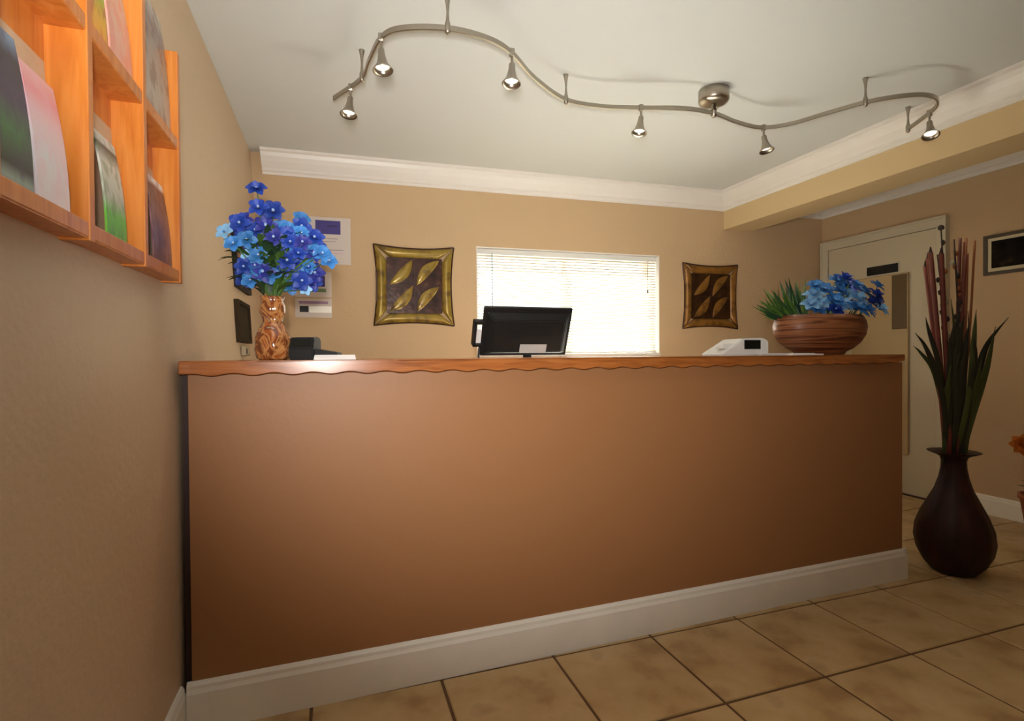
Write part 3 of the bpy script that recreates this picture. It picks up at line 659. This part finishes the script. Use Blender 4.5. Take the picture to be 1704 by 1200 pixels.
bm.faces.new(Bv); bm.faces.new(A[::-1]); bmesh.ops.recalc_face_normals(bm, faces=bm.faces); bmesh.ops.bevel(bm, geom=bm.edges[:], offset=.004, segments=2, affect='EDGES')
obj('rear_housing', tl_(bm), BLACKP, t)
obj('rear_label', tl_(bx(-.036, .098, -.0285, -.0265, .026, .070)), mat('silver_label', (186, 186, 184), .4), t)['label'] = 'silver grey sticker'
bm = bmesh.new()
for r in range(5):
    for c in range(14): box(bm, -.1+.016*c, -.09+.016*c, -.0272, -.0258, .10+.014*r, .105+.014*r)
o = obj('vent_slots', tl_(bm), mat('vent_black', (6, 6, 6), .8), t); o['kind'] = 'stuff'
obj('screen', tl_(bx(-W_+.015, W_-.015, .0215, .0235, .015, Hm-.015)), BLACKG, t)
bm = bmesh.new(); tube(bm, [(0, .05, .02), (0, .03, .2), (0, -.02, .40)], [.03, .024, .02], 14); obj('stand_neck', bm, BLACKP, t, smooth=True)
obj('stand_base', lathe([(.11, 0), (.115, .006), (.10, .016), (.03, .022)], 32, 1, .8, c=(0, .05, 0)), BLACKP, t, smooth=True)
# card reader box clipped to its left side
bm = bmesh.new()
for a in ((-.262, -.215, .055, .067), (-.262, -.215, .165, .177), (-.262, -.250, .055, .177)): box(bm, a[0], a[1], -.02, .02, a[2], a[3])
obj('side_reader', tl_(bm), BLACKP, t)
obj('receipt', tl_(bx(-.25, -.222, -.002, .0, .067, .135)), PAPER, t)['label'] = 'white paper slip'
obj('cable', tube(bmesh.new(), [(-.245, -.035, .415), (-.250, -.035, .37), (-.252, -.03, .30), (-.20, 0, .15), (-.1, .03, .05), (-.05, .05, .015)], .005, 8), BLACKP, t)

# ------------------------------------------------------------ tall floor vase with reeds
FX, FY = 2.965, 1.812
fv = thing('floor_vase', 'dark brown gourd-shaped floor vase standing right of the counter', 'vase', (FX, FY, 0))
VB = ramp_mat('dark_brown_lacquer', [(.3, (30, 17, 14)), (.55, (48, 25, 19)), (.75, (66, 32, 24))], scale=(6, 6, 1.5), nscale=3, detail=4, rough=.5, spec=.3)
prof = [(.085, 0), (.115, .010), (.155, .05), (.188, .11), (.200, .17), (.192, .235), (.164, .305), (.128, .37), (.095, .43), (.074, .49), (.064, .54), (.062, .575), (.068, .595), (.090, .608), (.132, .622), (.133, .625), (.09, .616), (.060, .612), (.052, .575)]
bm = bmesh.new(); n = 48; rings = []
for r, z in prof:
    rings.append([bm.verts.new(((r*(1+.012*math.cos(12*2*PI*i/n)))*math.cos(2*PI*i/n), (r*(1+.012*math.cos(12*2*PI*i/n)))*math.sin(2*PI*i/n), z)) for i in range(n)])
for a, b in zip(rings, rings[1:]):
    for i in range(n): bm.faces.new((a[i], a[(i+1) % n], b[(i+1) % n], b[i]))
bm.faces.new(rings[0][::-1]); bm.faces.new(rings[-1]); bmesh.ops.recalc_face_normals(bm, faces=bm.faces)
bmesh.ops.scale(bm, vec=(.82, .82, .982), verts=bm.verts)
obj('vase_body', bm, VB, fv, smooth=True)
ra = thing('reed_arrangement', 'tall dried red reeds, budded twigs and long leaves in the floor vase', 'dried plants', (FX, FY, .58), R(-18.5))
RED = mat('red_reed', (112, 48, 32), .5, rand=.4, noise_s=12, noise_amt=.25); REDB = mat('orange_reed', (150, 84, 40), .5, rand=.3); TW = mat('dark_twig', (58, 44, 34), .7); BUD = mat('willow_bud', (176, 168, 140), .7, rand=.3)
rp = lambda px, py: Vector(((px-1590)*.00308, 0, 1.12+(588-py)*.00304-.58))
def reed(pts, r0, r1, m, nm, head_=None):
    n = len(pts); bm = tube(bmesh.new(), catmull(pts, 5), [r0+(r1-r0)*i/((n-1)*5) for i in range((n-1)*5+1)], 7)
    o = obj(nm, bm, m, ra, smooth=True); return o
def to(px, py, dy=0, bow=0):
    e = rp(px, py); e.y = dy; return [Vector((max(-.034, min(.034, e.x*.3)), e.y*.3, 0)), Vector((e.x*.4+bow, e.y*.45, e.z*.3)), Vector((e.x*.7+bow, e.y*.7, e.z*.68)), e]
for px, py, dy, r in ((1546, 425, -.02, .011), (1552, 432, .02, .010), (1558, 428, -.04, .012), (1550, 445, .03, .009)):
    reed(to(px, py, dy, -.005), .010, r, RED, 'red_reed')
    e = rp(px, py); e.y = dy
    obj('reed_tip', tube(bmesh.new(), [e, e+Vector((0, 0, .03))], [r*.8, .002], 6), TW, ra)
for px, py, dy, r in ((1600, 400, 0, .007), (1606, 418, .03, .006), (1598, 430, -.04, .007), (1612, 405, .02, .005)):
    reed(to(px, py, dy), .007, r, RED, 'red_reed')
for px, py, dy in ((1621, 405, -.01), (1618, 398, .03), (1612, 425, 0)):
    reed(to(px, py, dy, .012), .006, .005, REDB, 'orange_reed')
def buds(pts):
    C_ = catmull(pts, 10)
    for i in range(18, len(C_)-1, 2):
        s = random.choice((-1, 1)); p = C_[i]+Vector((s*.009, random.uniform(-.006, .006), 0))
        bm = bmesh.new(); bmesh.ops.create_icosphere(bm, subdivisions=1, radius=.0105, matrix=Matrix.Translation(p) @ Matrix.Scale(1.5, 4, (0, 0, 1)))
        obj('willow_bud', bm, random.choice((BUD, TW, REDB)), ra, smooth=True)
for px, py, dy in ((1563, 384, -.02), (1575, 408, .02), (1582, 420, -.03), (1590, 402, .0), (1570, 425, .03)):
    pts = to(px, py, dy, random.uniform(-.01, .02)); reed(pts, .005, .003, TW, 'willow_twig'); buds(pts)
o_ = rp(1563, 384); o_.y = -.02
bm = bmesh.new(); bmesh.ops.create_icosphere(bm, subdivisions=1, radius=.016, matrix=Matrix.Translation(o_)); obj('willow_bud', bm, TW, ra)
def blade(pts, wd, m):
    C_ = catmull(pts, 6); bm = bmesh.new(); rows = []
    for i, p in enumerate(C_):
        u = i/(len(C_)-1); t_ = (C_[min(i+1, len(C_)-1)]-C_[max(i-1, 0)]).normalized(); s = t_.cross(Vector((.15, 1, .1))).normalized(); ww = wd*.5*min(1, (1-u)*2.6+.04)
        rows.append([bm.verts.new(p-s*ww), bm.verts.new(p+Vector((0, -.003, 0))), bm.verts.new(p+s*ww)])
    for a, b in zip(rows, rows[1:]):
        for k in range(2): bm.faces.new((a[k], a[k+1], b[k+1], b[k]))
    obj('long_leaf', bm, m, ra, smooth=True)
LB = mat('dark_blade', (40, 44, 28), .55, rand=.4); LGn = mat('green_blade', (66, 78, 32), .55, rand=.4)
def bp(*q):
    out = []
    for i, (a, b, c) in enumerate(q): v = rp(a, b); v.y = c; out.append(v)
    return out
blade(bp((1578, 770, 0), (1567, 690, -.03), (1548, 630, -.06), (1520, 580, -.09), (1496, 558, -.12)), .026, LB)
blade(bp((1580, 770, 0), (1570, 680, -.02), (1555, 610, -.04), (1536, 555, -.05), (1528, 532, -.06)), .024, LB)
blade(bp((1587, 770, 0), (1578, 690, .02), (1566, 620, .04), (1548, 590, .05), (1538, 578, .06)), .02, LGn)
blade(bp((1601, 770, 0), (1612, 680, -.02), (1622, 620, -.03), (1634, 575, -.04), (1664, 533, -.05)), .034, LB)
blade(bp((1600, 770, 0), (1614, 690, -.03), (1626, 640, -.04), (1632, 590, -.06), (1640, 548, -.06)), .030, LGn)
blade(bp((1592, 770, 0), (1604, 690, .02), (1616, 620, .03), (1626, 570, .04), (1624, 520, .04)), .022, LB)
blade(bp((1590, 770, 0), (1600, 680, -.04), (1606, 600, -.05), (1610, 550, -.05), (1612, 520, -.05)), .026, LGn)
blade(bp((1590, 770, 0), (1584, 680, -.04), (1580, 610, -.05), (1582, 560, -.05), (1586, 510, -.05)), .028, LB)
blade(bp((1590, 770, 0), (1592, 680, .02), (1596, 610, .02), (1596, 550, .02), (1590, 500, .02)), .024, LGn)
for px, py in ((1570, 560), (1590, 575), (1610, 560), (1578, 590), (1604, 600), (1595, 540), (1566, 610), (1614, 600), (1586, 530), (1574, 530)):
    blade(bp((1590+(px-1590)*.6, 775, 0), (1590+(px-1590)*.85, 680, -.03), (px, py+40, -.05), (px+random.uniform(-6, 6), py, -.06)), .03, random.choice((LB, LGn)))

# potted orange bloom standing just beyond the right edge
pt = thing('orange_bloom_pot', 'orange flower head on a stem at right edge beside the wall', 'plant', (4.02, 1.95, 0))
obj('pot', lathe([(.09, 0), (.095, .01), (.125, .22), (.135, .225), (.135, .25), (.12, .25), (.115, .2)], 32), mat('terracotta', (150, 84, 56), .8), pt, smooth=True)
obj('stem', tube(bmesh.new(), [(0, 0, .2), (-.01, .03, .4), (-.035, .10, .54)], .005, 7), LG, pt)
OR = mat('orange_petal', (214, 122, 46), .6)
share('flower_head', blossom('flower_head', (OR, OR), .062, .05, ((8, .3, .6), (7, .8, .5), (5, 1.2, .2))), pt, (-.04, .105, .545), aim((-.7, -.7, .2)))
for a in (0, 1.3, 2.6, 3.9, 5.2): share('leaf', lm[1], pt, (.03*math.cos(a), .03*math.sin(a), .23), (0, .2, a), (1.6, 1.6, 1.6))
